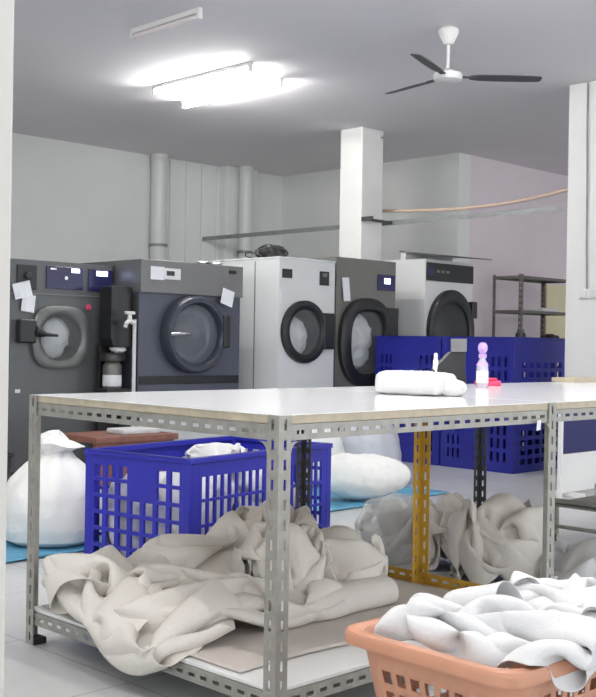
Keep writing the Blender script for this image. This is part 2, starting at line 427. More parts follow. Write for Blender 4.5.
# ------------------------------------------------------------------ machines (local x across the front, y back, z up)
def front_plate(bm, W, Z0, Z1, hole, y=0.):
    cx, cz, rx, rz, e = hole
    cor = [math.atan2(z-cz, x-cx) % (2*PI) for x in (0, W) for z in (Z0, Z1)]
    path = oval(cx, cz, rx, rz, e, 56, y, cor)
    angs = sorted([2*PI*k/56 for k in range(56)] + cor); outer = []
    for a in angs:
        c, q = math.cos(a), math.sin(a)
        ks = []
        if c > 1e-9: ks.append((W-cx)/c)
        if c < -1e-9: ks.append(-cx/c)
        if q > 1e-9: ks.append((Z1-cz)/q)
        if q < -1e-9: ks.append((Z0-cz)/q)
        k = min(ks); outer.append(V((cx+c*k, y, cz+q*k)))
    return loft([outer, path], bm)
def body(W, D, Hh, hole, z0=.04):
    bm = bmesh.new(); front_plate(bm, W, z0, Hh, hole)
    a = [V((0,0,z0)),V((W,0,z0)),V((W,0,Hh)),V((0,0,Hh))]; b = [p + V((0,D,0)) for p in a]
    va = [bm.verts.new(p) for p in a]; vb = [bm.verts.new(p) for p in b]
    for i in range(4): bm.faces.new((va[i], va[(i+1)%4], vb[(i+1)%4], vb[i]))
    bm.faces.new(vb)
    bmesh.ops.remove_doubles(bm, verts=bm.verts, dist=1e-5)
    return bm
def ring(cx, cz, ro, ri, d, e=2., eo=None, y=0.):
    """door ring standing d proud of the front, ro / ri = (rx, rz)"""
    eo = eo or e
    L = [oval(cx,cz,ro[0],ro[1],eo,56,y-.001), oval(cx,cz,ro[0],ro[1],eo,56,y-d*.75), oval(cx,cz,ro[0]-.018,ro[1]-.018,eo,56,y-d),
         oval(cx,cz,ri[0]+.02,ri[1]+.02,e,56,y-d), oval(cx,cz,ri[0],ri[1],e,56,y-d*.7), oval(cx,cz,ri[0],ri[1],e,56,y+.005)]
    return loft(L)
def pane(cx, cz, r, e, y, bulge=.02):
    L = [oval(cx,cz,r[0]*k,r[1]*k,e,56,y-bulge*(1-k*k)) for k in (1,.85,.6,.3,.05)]
    return loft(L, cap1=True)
def drum(cx, cz, r, e, depth):
    return loft([oval(cx,cz,r[0],r[1],e,56,.0), oval(cx,cz,r[0]*1.1,r[1]*1.1,e,56,.04), oval(cx,cz,r[0]*1.1,r[1]*1.1,e,56,depth), oval(cx,cz,r[0]*.1,r[1]*.1,e,56,depth+.02)], cap1=True)
def feet(t, W, D):
    for x in (.08, W-.08):
        for y in (.08, D-.08): obj('foot', lathe([(.03,0),(.034,.012),(.02,.018),(.02,.045)], (x,y,0), n=14), 'rubber', t, True)
def load(name, x, y, z, r, seed, label, m='wsack'):
    bm = lump((x,y,z), r, seed, .13, 9., fine=.05, sub=4)
    tag(obj(name, bm, m, None, True), label, 'laundry', 'laundry loads behind the machine doors')
def plate(t, name, x0, x1, z0, z1, m, y=0., d=.008, bev=.003):
    return obj(name, B(x0, x1, y-d, y+.001, z0, z1), m, t, bevel=bev)

# --- washer 1: grey, three panels
X0, Y0 = 2.09, 4.9
t = thing('washing_machine', 'grey washer at the left with three dark control panels', 'washing machine', (X0, Y0, 0), 0, 'machines along the back')
h = (.41, .99, .165, .165, 2.)
bd = obj('body', body(.85, .85, 1.535, h), 'm1', t)
feet(t, .85, .85)
plate(t, 'top_trim', .0, .85, 1.29, 1.30, 'm1r', d=.006)
p = plate(t, 'control_panel', .045, .20, 1.325, 1.497, 'black', d=.012)
obj('knob', lathe([(.026,0),(.026,.02),(.02,.026)], (.125,-.012,1.42), 'Y', 18), 'dark', p, True)
p = plate(t, 'control_panel', .28, .585, 1.34, 1.50, 'screen', d=.012)
plate(p, 'display', .485, .555, 1.462, 1.492, 'led', y=-.0115, d=.004)
plate(p, 'indicator', .31, .36, 1.475, 1.487, 'paper', y=-.0115, d=.003)
obj('dial', lathe([(.016,0),(.014,.012)], (.435,-.012,1.42), 'Y', 16), 'chrome', p, True)
p = plate(t, 'control_panel', .635, .845, 1.34, 1.50, 'screen', d=.012)
plate(p, 'display', .70, .80, 1.45, 1.487, 'led', y=-.0115, d=.004)
dr = obj('door', ring(.395, .99, (.232,.225), (.172,.168), .045, 2., 3.2), 'm1r', t, True)
obj('window', pane(.41, .99, (.17,.166), 2., -.02, .03), 'glass', dr, True)
obj('latch', B(.04, .172, -.07, -.002, .948, 1.112), 'black', t, bevel=.012)
obj('handle', T([(.17,-.045,1.03),(.25,-.062,1.01),(.34,-.072,1.004)], [.045,.016,.01], 12), 'black', t, True)
obj('drum', drum(.41, .99, (.164,.164), 2., .5), 'drum', t, True)
obj('button', lathe([(.022,0),(.022,.01),(.014,.018)], (.64,-.001,1.215), 'Y', 16), 'pinkred', t, True)
obj('maker_plate', B(.045,.085,-.004,.001,.597,.622), 'paper', t)
load('laundry_load', X0+.41, Y0+.15, .975, (.15,.11,.15), 2., 'crumpled white laundry filling the round door of the left washer')
for (x0,x1,z0,z1,rt,lb) in ((.0,.14,1.262,1.372,-.25,'upper of two papers hanging on the left washer'),(.085,.19,1.165,1.287,.12,'lower of two papers hanging on the left washer')):
    q = obj('paper_tag', perf([0,.33,.66,1],[0,.5,1],lambda i,j:False,lambda u,v:V(((u-.5)*(x1-x0),-.004-.012*(1-v)*abs(math.sin(u*3)),(v-1)*(z1-z0)))), 'paper', solid=.001)
    q.location = (X0+(x0+x1)/2, Y0-.015 if lb[0]=='l' else Y0-.012, z1); q.rotation_euler = (0, rt, 0)
    tag(q, lb, 'paper', 'paper tags on the machines')

# --- washer 2: blue grey, big round door
X0, Y0 = 2.968, 4.6
t = thing('washing_machine', 'blue-grey washer with a big dark round door and pale notice', 'washing machine', (X0, Y0, 0), 0, 'machines along the back')
h = (.49, 1.03, .215, .215, 2.)
obj('body', body(.99, .95, 1.33, h, .05), 'm2', t); feet(t, .99, .95)
obj('top_panel', B(-.004, .994, -.03, .95, 1.33, 1.575), 'm2t', t, bevel=.006)
obj('side_panel', B(-.004, .001, .02, .93, .98, 1.31), 'm2s', t, bevel=.002)
plate(t, 'notice', .08, .205, 1.43, 1.527, 'paper', y=-.03, d=.003, bev=0)
p = plate(t, 'control_panel', .205, .36, 1.437, 1.52, 'm3', y=-.03, d=.005)
plate(p, 'display', .225, .30, 1.465, 1.50, 'dark', y=-.0345, d=.003)
plate(t, 'badge', .84, .92, 1.513, 1.54, 'black', y=-.03, d=.004)
dr = obj('door', ring(.49, 1.03, (.295,.295), (.225,.225), .10, 2.), 'ringm', t, True)
obj('window', pane(.49, 1.03, (.225,.225), 2., -.05, .05), 'dglass', dr, True)
obj('inner_rim', ring(.49, 1.03, (.198,.198), (.165,.165), .03, 2., y=.02), 'chrome', dr, True)
obj('hinge', B(.735, .80, -.115, .0, .93, 1.185), 'black', t, bevel=.012)
obj('handle', T([(.22,-.105,1.03),(.27,-.135,1.035),(.36,-.135,1.035),(.40,-.10,1.035)], .014, 12), 'chrome', t, True)
dm = obj('drum', drum(.49, 1.03, (.2,.2), 2., .45), 'drum', t, True)
obj('drum_hub', lathe([(.10,-.44),(.095,-.36),(.05,-.32),(.02,-.31)], (.49,0,1.03), 'Y', 24), 'black', dm, True)
plate(t, 'dark_strip', .01, .98, .655, .715, 'black', d=.012)
obj('kick_plate', B(.02, .97, -.012, .0, .05, .44), 'm3', t, bevel=.004)
q = obj('paper_tag', perf([0,.5,1],[0,.5,1],lambda i,j:False,lambda u,v:V(((u-.5)*.125,-.003-.01*(1-v),(v-1)*.125))), 'paper', solid=.001)
q.location = (X0+.84, Y0-.034, 1.385); q.rotation_euler = (0, .28, 0)
tag(q, 'white paper tag tilted at the right of the blue-grey washer', 'paper', 'paper tags on the machines')

# black box, tap, canister between washers 1 and 2
t = thing('dosing_box', 'black box on a stand between the two washers', 'box', (2.70, 4.63, 0))
obj('case', loft([[V((.07,y,.99)),V((.095,y,.925)),V((.25,y,.925)),V((.25,y,1.37)),V((.07,y,1.37))] for y in (.03,.18)], cap0=True, cap1=True), 'black', t, bevel=.006)
obj('back_plate', B(.07, .25, .17, .21, .0, .93), 'black', t, bevel=.004)
obj('shelf', B(.02, .25, .0, .18, .60, .622), 'dark', t, bevel=.003)
t = thing('canister', 'small canister with white label and black lid between the washers', 'canister', (2.82, 4.71, .622))
obj('bottle', lathe([(.06,0),(.068,.01),(.068,.17),(.05,.2),(.035,.205)], n=24), 'm4', t, True)
obj('label', lathe([(.0685,.02),(.0695,.022),(.0695,.10),(.0685,.102)], n=24, close=False), 'paper', t, True)
obj('lid', lathe([(.08,.2),(.1,.205),(.1,.25),(.09,.262)], n=24), 'black', t, True)
q = lump((2.875,4.73,.912), (.06,.05,.035), 21., .2, 20., floor=.884, sub=4)
tag(obj('cloth', q, 'wsack', None, True), 'small white rag on the canister lid', 'cloth')
t = thing('water_tap', 'white tap on a thin upright pipe between the washers', 'tap', (2.895, 4.55, 0))
obj('pipe', T([(0,0,0),(0,0,1.13)], .014, 12), 'pipe', t, True)
obj('spout', T(smooth_path([(0,0,1.10),(-.06,-.02,1.115),(-.10,-.04,1.10),(-.115,-.045,1.07)]), .015, 10), 'white', t, True)
obj('valve', T([(-.05,-.01,1.11),(-.05,-.01,1.17)], [.02,.014], 12), 'white', t, True)
obj('lever', B(-.09,-.01,-.025,.005,1.165,1.187), 'white', t, bevel=.005)

# --- dryer 3: pale grey
X0, Y0 = 4.195, 4.4
t = thing('tumble_dryer', 'pale grey dryer with black porthole between the darker machines', 'dryer', (X0, Y0, 0), 0, 'machines along the back')
h = (.275, 1.07, .18, .185, 2.)
obj('body', body(.645, .85, 1.655, h), 'm3', t); feet(t, .645, .85)
obj('top_panel', B(-.003, .648, -.006, .853, 1.655, 1.668), 'm3', t, bevel=.004)
obj('side_seam', B(-.003, .0, .28, .29, .05, 1.64), 'm2t', t)
plate(t, 'maker_plate', .0+.03, .14, 1.50, 1.572, 'dark'); 
p = plate(t, 'control_panel', .46, .565, 1.46, 1.575, 'black', d=.012)
plate(p, 'display', .485, .54, 1.53, 1.56, 'm2t', y=-.0115, d=.002)
dr = obj('door', ring(.275, 1.07, (.255,.255), (.18,.185), .045), 'black', t, True)
obj('window', pane(.275, 1.07, (.18,.185), 2., -.02, .02), 'glass', dr, True)
obj('hinge', B(.48, .60, -.05, .0, .93, 1.23), 'black', t, bevel=.01)
obj('drum', drum(.275, 1.07, (.18,.185), 2., .5), 'drum', t, True)
plate(t, 'sticker', -.0+.012, .03, 1.30, 1.40, 'paper', d=.002, bev=0)
load('laundry_load', X0+.275, Y0+.14, 1.03, (.165,.11,.165), 5., 'white laundry behind the porthole of the pale grey dryer')

# --- dryer 4: mid grey
X0, Y0 = 4.86, 4.4
t = thing('tumble_dryer', 'mid-grey dryer with blue display in front of the column', 'dryer', (X0, Y0, 0), 0, 'machines along the back')
h = (.355, 1.02, .215, .27, 2.8)
obj('body', body(.765, .45, 1.71, h), 'm4', t); feet(t, .765, .45)
p = plate(t, 'control_panel', .52, .75, 1.452, 1.59, 'screen', d=.012)
plate(p, 'display', .60, .68, 1.51, 1.56, 'led', y=-.0115, d=.004)
dr = obj('door', ring(.37, .99, (.345,.385), (.215,.27), .06, 2.8, 2.3), 'black', t, True)
obj('window', pane(.355, 1.02, (.215,.27), 2.8, -.025, .02), 'glass', dr, True)
obj('hinge', B(.62, .755, -.055, .0, 1.0, 1.3), 'black', t, bevel=.01)
obj('drum', drum(.355, 1.02, (.21,.265), 2.8, .36), 'drum', t, True)
load('laundry_load', X0+.355, Y0+.125, 1.0, (.19,.11,.25), 8., 'white laundry behind the tall window of the mid-grey dryer')
q = obj('paper_tag', perf([0,.5,1],[0,.33,.66,1],lambda i,j:False,lambda u,v:V(((u-.5)*.085,-.003-.014*(1-v),(v-1)*.2))), 'paper', solid=.001)
q.location = (X0+.105, Y0-.003, 1.54); q.rotation_euler = (0, -.06, 0)
tag(q, 'narrow white paper hanging on the mid-grey dryer', 'paper', 'paper tags on the machines')

# --- dryer 5: white
X0, Y0 = 6.045, 4.4
t = thing('tumble_dryer', 'white dryer with black control panel behind the blue crates', 'dryer', (X0, Y0, 0), 0, 'machines along the back')
h = (.36, 1.12, .26, .26, 2.)
obj('body', body(.72, .85, 1.77, h), 'm5', t); feet(t, .72, .85)
p = plate(t, 'control_panel', .01, .715, 1.573, 1.74, 'black', d=.015)
plate(p, 'display', .03, .10, 1.62, 1.70, 'screen', y=-.0145, d=.004)
for i in range(3): plate(p, 'key', .15+i*.07, .195+i*.07, 1.65, 1.675, 'm2t', y=-.0145, d=.003)
dr = obj('door', ring(.37, 1.115, (.345,.385), (.26,.26), .05, 2.), 'black', t, True)
obj('window', pane(.36, 1.12, (.265,.265), 2., -.025, .03), 'black', dr, True)
obj('hinge', B(.655, .735, -.055, .0, 1.24, 1.4), 'black', t, bevel=.01)
obj('lid', loft([[V((-.02,-.16,1.79)),V((.80,-.16,1.80)),V((.80,.30,1.845)),V((-.02,.30,1.845))],[V((-.02,-.165,1.80)),V((.80,-.165,1.81)),V((.80,.30,1.857)),V((-.02,.30,1.857))]], cap0=True, cap1=True), 'm2t', t, bevel=.003)
obj('lid_hinge', B(.0, .72, .24, .30, 1.77, 1.85), 'm5', t, bevel=.004)

# things lying on top of the machines
t = thing('cable_bundle', 'black bundle of cable on top of the pale grey dryer', 'cable', (4.40, 4.72, 1.668))
bm = lump((0,0,.05), (.14,.10,.055), 31., .2, 14., floor=0., fine=.06, sub=4); obj('bundle', bm, 'black', t, True)
obj('arch', T(smooth_path([(-.15,0,.02),(-.12,.02,.075),(0,.03,.12),(.10,.02,.085),(.15,0,.02)]), .014, 10), 'black', t, True)
tag(obj('wire_loop', T(smooth_path([(4.21,4.62,1.675),(4.13+.09,4.72,1.71),(4.25,4.85,1.725),(4.30,4.92,1.70),(4.30,4.80,1.674),(4.24,4.65,1.674)]), .005, 8), 'rubber', None, True), 'thin loop of wire beside the black bundle on the dryer', 'wire')
bm = perf([i/12 for i in range(13)], [j/6 for j in range(7)], lambda i,j: False, lambda u,v: V(((u-.5)*.22, (v-.5)*.14, .012+.02*math.sin(u*5+v*3)**2+.01*noise.noise(V((u*5,v*5,1))))))
q = obj('crumpled_paper', bm, 'paper', None, True, solid=.002); q.location = (3.72, 4.72, 1.575)
tag(q, 'crumpled white paper on top of the blue-grey washer', 'paper')

# ------------------------------------------------------------------ slotted angle tables
TH, W1, L1, SH = .80, 1.158, 1.25, .116
def gusset(o, a, b, sz=.055):
    o, a, b = V(o), V(a), V(b)
    pts_ = [o, o+a*sz] + [o + a*sz*(1-math.sin(k*PI/12)) + b*sz*(1-math.cos(k*PI/12)) for k in range(1, 6)] + [o+b*sz]
    bm = bmesh.new(); bm.faces.new([bm.verts.new(p) for p in pts_]); return bm
Xp, Xm, Yp, Ym, Zp, Zm = (1,0,0),(-1,0,0),(0,1,0),(0,-1,0),(0,0,1),(0,0,-1)
t = thing('work_table', 'white-topped work table on slotted steel posts with low shelf', 'table', (0,0,0), 0, 'slotted steel work tables')
tp = obj('tabletop', B(.004, L1-.002, .004, W1-.004, TH-.024, TH-.002), 'ply', t, bevel=.001)
obj('laminate', B(.002, L1-.001, .002, W1-.002, TH-.002, TH), 'lam', tp)
for (o_, a, b, m) in (((0,0,0),Xp,Yp,'steel'), ((0,W1,0),Xp,Ym,'steel'), ((L1,0,0),Xm,Yp,'steel'), ((L1,W1,0),Xm,Ym,'dsteel')):
    ps = obj('post', slotted(o_, Zp, a, b, TH-.001), m, t, solid=.0025, off=1)
    if o_[0] == 0 or o_[1] == 0:
        x, y = o_[0]+.02*a[0]+.02*b[0], o_[1]+.02*a[1]+.02*b[1]
        obj('foot', B(min(o_[0],o_[0]+.045*a[0]), max(o_[0],o_[0]+.045*a[0]), min(o_[1],o_[1]+.045*b[1]), max(o_[1],o_[1]+.045*b[1]), 0, .02), 'rubber', ps)
obj('post', slotted((L1,.556,.08), Zp, Ym, Xm, TH-.024-.08), 'yellow', t, solid=.003, off=1)
e_ = .003
for z, mm in ((TH-.025, 'steel'), (SH-.012, 'steel')):
    obj('rail', slotted((e_,e_,z), Xp, Zm, Yp, L1-2*e_), mm, t, solid=.0025)
    obj('rail', slotted((e_,e_,z), Yp, Zm, Xp, W1-2*e_), mm, t, solid=.0025)
    obj('rail', slotted((e_,W1-e_,z), Xp, Zm, Ym, L1-2*e_), mm, t, solid=.0025)
    obj('rail', slotted((L1-e_,e_,z), Yp, Zm, Xm, W1-2*e_), mm, t, solid=.0025)
obj('rail', slotted((L1-e_-.004,e_,SH+.003), Yp, Zp, Xm, W1-.05), 'yellow', t, solid=.0025)
gz = TH-.068
for o_, a in (((0,-.0035,gz),Xp), ((L1,-.0035,gz),Xm), ((-.0035,0,gz),Yp), ((-.0035,W1,gz),Ym)):
    sx = .04; o2 = V(o_)+V(a)*sx
    obj('gusset', gusset(o2, a, Zm, .03), 'steel', t, solid=.002)
obj('shelf', B(.008, L1-.008, .008, W1-.008, SH-.011, SH), 'shelfw', t, bevel=.002)
obj('tape_end', loft([[V((1.135,-.006,.745)),V((1.155,-.006,.745)),V((1.15,-.008,.715)),V((1.128,-.008,.712))],[V((1.135,-.008,.745)),V((1.155,-.008,.745)),V((1.15,-.010,.715)),V((1.128,-.010,.712))]], cap0=True, cap1=True), 'paper', t)

X2, L2 = L1+.004, 2.34
t = thing('work_table', 'second white-topped work table continuing the first to the right', 'table', (X2,0,0), 0, 'slotted steel work tables')
tp = obj('tabletop', B(.002, L2, .004, W1-.004, TH-.024, TH-.002), 'ply', t, bevel=.001)
obj('laminate', B(.001, L2, .002, W1-.002, TH-.002, TH), 'lam', tp)
for (o_, a, b, m) in (((L2,0,0),Xm,Yp,'steel'), ((L2,W1,0),Xm,Ym,'dsteel'), ((2.44-X2,W1,0),Xm,Ym,'dsteel')):
    obj('post', slotted(o_, Zp, a, b, TH-.03 if m == 'dsteel' else TH-.001), m, t, solid=.0025, off=1)
z = TH-.025
obj('rail', slotted((0,e_,z), Xp, Zm, Yp, L2-e_), 'steel', t, solid=.0025)
obj('rail', slotted((0,W1-e_,z), Xp, Zm, Ym, L2-e_), 'steel', t, solid=.0025)
obj('rail', slotted((L2-e_,e_,z), Yp, Zm, Xm, W1-2*e_), 'steel', t, solid=.0025)

# plank lying along the back edge of the second table
tag(obj('plank', B(3.12, 3.585, 1.06, 1.20, TH, TH+.022), 'ply', None, bevel=.003), 'narrow pale plank lying on the back edge of the right table', 'plank')

# things on the table
c0 = V((1.215,.560,TH)); dv = V((.2,-.98,0)).normalized(); nv = V((dv.y,-dv.x,0))*-1
bm = bmesh.new(); N = 44; R = []
for i in range(N+1):
    u = i/N; ln = (u-.5)*.27
    endk = 1 - abs(2*u-1)**14*.45
    ring_ = []
    for k in range(28):
        a = 2*PI*k/28; c, q = math.cos(a), math.sin(a); e = 4.2
        kk = (abs(c)**e+abs(q)**e)**(-1/e)
        hh = .041*endk*(1 - .10*sm(.55,1,u)); yy = .085*endk
        w = .004*ridge(V((ln*1.,c*.1,q*.1)), 22, 2, 3.)+.003*noise.noise(V((u*9,c,q)))
        P = c0 + dv*(ln) + nv*(c*kk*(yy+w)) + V((0,0,.042+q*kk*(hh+w)))
        P.z = max(P.z, TH+.0005); ring_.append(P)
    R.append(ring_)
t = thing('towel', 'thick folded white towel lying on the table', 'towel', c0)
bm = loft(R, cap0=True, cap1=True); bm.transform(Matrix.Translation(-c0)); obj('fold', bm, 'wcloth', t, True)
bm = lump(dv*.150+V((0,0,.029)), (.042,.05,.031), 12., .1, 14., floor=.0006, sub=4); obj('loose_end', bm, 'wcloth', t, True)

t = thing('spray_bottle', 'clear lilac bottle standing on the table', 'bottle', (1.99,.826,TH))
obj('bottle_body', lathe([(.020,0),(.025,.006),(.025,.085),(.021,.108),(.013,.122),(.012,.13)], n=28), clear_mat('lilac_clear', (.86,.82,.93), .55, .1), t, True)
obj('label', lathe([(.0254,.022),(.026,.023),(.026,.072),(.0254,.073)], n=28, close=False), 'paper', t, True)
obj('band', lathe([(.0238,.094),(.0255,.095),(.0235,.104),(.021,.106)], n=28, close=False), 'purple', t, True)
obj('neck', lathe([(.016,.128),(.017,.13),(.017,.145),(.013,.147)], n=24), 'purple', t, True)
obj('pump_head', lathe([(.008,.146),(.014,.15),(.020,.162),(.021,.178),(.015,.19),(.007,.195)], n=24), 'purple', t, True)
t = thing('soap_dish', 'small pink-red dish beside the lilac bottle', 'dish', (2.24,.975,TH), -.5)
obj('dish', B(-.055,.055,-.03,.03,0,.024), 'pinkred', t, bevel=.008)
obj('soap_bar', B(-.04,.04,-.02,.02,.024,.036), 'pinkred', t, bevel=.006)
t = thing('tool_caddy', 'small black caddy with a grey display standing behind the towel', 'caddy', (2.10,1.09,TH), -.75); t.scale = (1.25,1.25,1.2)
obj('case', loft([[V((-.07,-.04,0)),V((.06,-.04,0)),V((.06,.04,0)),V((-.07,.04,0))],[V((-.06,-.035,.06)),V((.055,-.035,.06)),V((.055,.035,.06)),V((-.06,.035,.06))],[V((-.0,-.03,.125)),V((.055,-.03,.125)),V((.055,.03,.125)),V((-.0,.03,.125))]], cap0=True, cap1=True), 'black', t, bevel=.004)
obj('display', B(.0,.058,-.036,-.026,.125,.175), 'm2t', t, bevel=.003)
obj('arm', T([(-.02,0,.06),(.03,-.01,.13)], .005, 8), 'dark', t, True)
t = thing('white_tube', 'slim white tube standing beside the black caddy', 'tube', (2.03,1.11,TH))
obj('tube_body', lathe([(.012,0),(.013,.004),(.012,.11),(.011,.115)], n=18), 'paper', t, True)
obj('cap', lathe([(.009,.115),(.009,.14),(.006,.145)], n=18), 'm3', t, True)

# ------------------------------------------------------------------ crates
def wall_panel(bm, O, U, L_, Hh, cells_u, cells_v, hole, t=None):
    O, U = V(O), V(U)
    perf(cells_u, cells_v, hole, lambda u, v: O + U*u + V((0,0,v)), bm)
def grid(a, b, n, bar):
    """n openings between a and b with bars of width bar"""
    w = (b-a-bar*(n-1))/n; out = []
    for i in range(n): out += [a+i*(w+bar), a+i*(w+bar)+w]
    return out
def crate(name, label, loc, rot, lx, ly, hz, m, design, group, loaded=False):
    t = thing(name, label, 'crate', loc, rot, group)
    rim = .075*hz/.51
    for nm, O, U, ln in (('side_panel',(0,0,0),Yp,ly), ('side_panel',(lx,0,0),Yp,ly), ('long_panel',(0,0,0),Xp,lx), ('long_panel',(0,ly,0),Xp,lx)):
        bm = bmesh.new(); us, vs, hole = design(nm, ln, hz)
        wall_panel(bm, O, U, ln, hz, us, vs, hole)
        obj(nm, bm, m, t, solid=.012, off=0)
    obj('base', B(.0, lx, .0, ly, .0, .02), m, t, bevel=.004)
    bm = bmesh.new(); w = .02; o = .012
    for (a, b, c, d) in ((-o,lx+o,-o,w),(-o,lx+o,ly-w,ly+o),(-o,w,w,ly-w),(lx-w,lx+o,w,ly-w)): box(bm, a, b, c, d, hz-.022, hz)
    obj('rim', bm, m, t, bevel=.003)
    for (x, y) in ((0,0),(lx,0),(0,ly),(lx,ly)):
        x0 = -.008 if x == 0 else lx-.035; y0 = -.008 if y == 0 else ly-.035
        obj('corner_post', B(x0, x0+.043, y0, y0+.043, .0, hz-.02), m, t, bevel=.006)
    return t
def open_design(nm, ln, hz):
    if nm == 'side_panel':
        us = [0]+grid(.05, ln-.05, 7, .024)+[ln]; vs = [0]+grid(hz*.05, hz*.88, 6, .016)+[hz]
        def hole(i, j):
            if i % 2 == 0 or j % 2 == 0: return False
            return not ((i-1)//2 in (2, 3) and j >= 9)
        return us, vs, hole
    us = [0]+grid(.07, ln*.485, 9, .012)+grid(ln*.515, ln-.07, 9, .012)+[ln]
    vs = [0, hz*.05, hz*.22, hz*.245, hz*.42, hz*.445, hz*.63, hz*.655, hz*.84, hz]
    return us, vs, lambda i, j: j % 2 == 1 and i % 2 == 1
def shut_design(nm, ln, hz):
    if nm == 'long_panel':
        g1 = grid(.1, ln*.72, 6, .035); us = [0]+g1+[ln]; vs = [0]+[hz*k for k in (.12,.2,.26,.34,.40,.48,.54,.62)]+[hz]
        return us, vs, lambda i, j: i % 2 == 1 and j % 2 == 1 and j < 8 and i < len(g1)
    g1 = grid(.06, ln*.30, 3, .035); g2 = grid(ln*.74, ln-.06, 3, .03); us = [0]+g1+g2+[ln]; vs = [0]+[hz*k for k in (.16,.30,.36,.5,.56,.7)]+[hz]
    return us, vs, lambda i, j: i % 2 == 1 and j % 2 == 1 and j < 6 and i < len(g1)+len(g2)
crate('laundry_crate', 'large open blue crate of white laundry behind the front table', (.965,1.527,.0), math.radians(9), 1.0, .60, .50, 'blue', open_design, 'blue plastic crates')
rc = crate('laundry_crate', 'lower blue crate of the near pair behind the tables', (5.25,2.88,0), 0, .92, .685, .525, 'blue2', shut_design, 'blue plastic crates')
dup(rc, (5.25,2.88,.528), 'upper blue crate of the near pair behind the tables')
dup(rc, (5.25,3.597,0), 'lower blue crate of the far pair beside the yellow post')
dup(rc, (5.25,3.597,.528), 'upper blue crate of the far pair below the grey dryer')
t = thing('navy_stand_in', 'low panel standing in for an unclear dark blue thing before the pillar', 'screen', (4.36,1.90,0))  # stands in for a dark blue thing too unclear to identify
obj('upper_panel', B(.02,.98,.004,.026,.285,.70), 'navy', t, bevel=.003)
obj('lower_panel', B(.02,.98,.004,.026,.03,.283), 'shelfw', t, bevel=.003)
for x in (0,.98): obj('post', B(x,x+.022,0,.03,0,.72), 'navy' if x else 'shelfw', t, bevel=.003)
for x in (.10,.86): obj('foot', B(x,x+.04,-.10,.13,0,.03), 'shelfw', t, bevel=.004)

# white laundry in the open crate
Rc = Matrix.Rotation(math.radians(9), 3, 'Z')
def in_crate(x, y, z): return Rc @ V((x, y, 0)) + V((.965, 1.527, z))
for (x, y, z, sc_, a, lb) in ((.14,.46,.025,(.62,.75,1.75),0.,'white laundry in the back left corner of the blue crate'),
        (.29,.28,.025,(1.1,1.4,1.9),0.,'white laundry at the left end of the open blue crate'),
        (.74,.30,.025,(1.16,1.5,1.85),2.,'white laundry at the right end of the open blue crate'), (.56,.34,.40,(.75,.75,.5),1.,'white bundle on top of the laundry in the blue crate')):
    bundle('laundry_bundle', 'wcloth', in_crate(x,y,z), sc_, math.radians(9)+(PI if a == 2. else 0), lb, 'laundry', 'laundry in the blue crate')

# ------------------------------------------------------------------ orange basket
def basket():
    t = thing('laundry_basket', 'terracotta plastic basket heaped with white laundry at the front', 'basket', (-.085,-.745,0), -.03)
    LX, LY, HZ, IN, RC = .64, .42, .345, .055, .05
    def perim(u, k):        # u along the rounded rectangle, k = height 0..1
        ins = IN*(1-k); x0, x1, y0, y1 = ins, LX-ins, ins, LY-ins; r = RC
        segs = [('l',(x0+r,y0),(1,0),x1-x0-2*r),('a',(x1-r,y0+r),-PI/2),('l',(x1,y0+r),(0,1),y1-y0-2*r),('a',(x1-r,y1-r),0),
                ('l',(x1-r,y1),(-1,0),x1-x0-2*r),('a',(x0+r,y1-r),PI/2),('l',(x0,y1-r),(0,-1),y1-y0-2*r),('a',(x0+r,y0+r),PI)]
        i = int(u) % 8; f = u-int(u); sg = segs[i]
        if sg[0] == 'l': return V((sg[1][0]+sg[2][0]*sg[3]*f, sg[1][1]+sg[2][1]*sg[3]*f, k*HZ))
        a = sg[2]+f*PI/2; return V((sg[1][0]+r*math.cos(a), sg[1][1]+r*math.sin(a), k*HZ))
    us = []; hol = []
    for i in range(8):
        if i % 2 == 1:
            for f in (0, .25, .5, .75): us.append(i+f); hol.append(False)
        else:
            n = 11 if i in (0, 4) else 7
            g = grid(.05, .95, n, .032 if n == 11 else .05)
            us.append(float(i)); hol.append(False)
            for j, q in enumerate(g): us.append(i+q); hol.append(j % 2 == 0)
    us.append(7.99999); hol.append(False)
    vs = [0,.06,.14,.19,.27,.32,.40,.45,.53,.58,.66,.71,.79,.86,1]
    bm = perf(us, vs, lambda i, j: hol[i] and j in (1,3,5,7,9,11), lambda u, v: perim(min(u, 7.99999), v))
    bmesh.ops.remove_doubles(bm, verts=bm.verts, dist=2e-4)
    obj('basket_wall', bm, 'orange', t, True, solid=.004, off=0)
    ul = [i+f for i in range(8) for f in ((0,.25,.5,.75) if i % 2 else (0,))]
    base = [perim(u, .0) for u in ul]; b2 = [p+V((0,0,.006)) for p in base]
    obj('basket_base', loft([base, b2], cap0=True, cap1=True), 'orange', t)
    def off(u, o, z):
        p = perim(u, 1.); c = V((LX/2, LY/2, HZ)); d = p-c
        return V((c.x + d.x*(1+o/ (LX/2)), c.y + d.y*(1+o/(LY/2)), z))
    obj('rim', loft([[off(u,-.002,HZ-.008) for u in ul],[off(u,-.002,HZ) for u in ul],[off(u,.006,HZ+.006) for u in ul],[off(u,.026,HZ+.004) for u in ul],[off(u,.031,HZ-.004) for u in ul],[off(u,.03,HZ-.024) for u in ul],[off(u,.025,HZ-.024) for u in ul],[off(u,.024,HZ-.006) for u in ul]]), 'orange', t, True)
    return t
basket()
# heap of white laundry in the basket, part of it falling over the front rim
tag(obj('laundry_heap', draped_bm(HEAP), 'wcloth', None, True, sub=2, solid=.004, off=0), 'heap of white crumpled laundry in the terracotta basket', 'laundry')

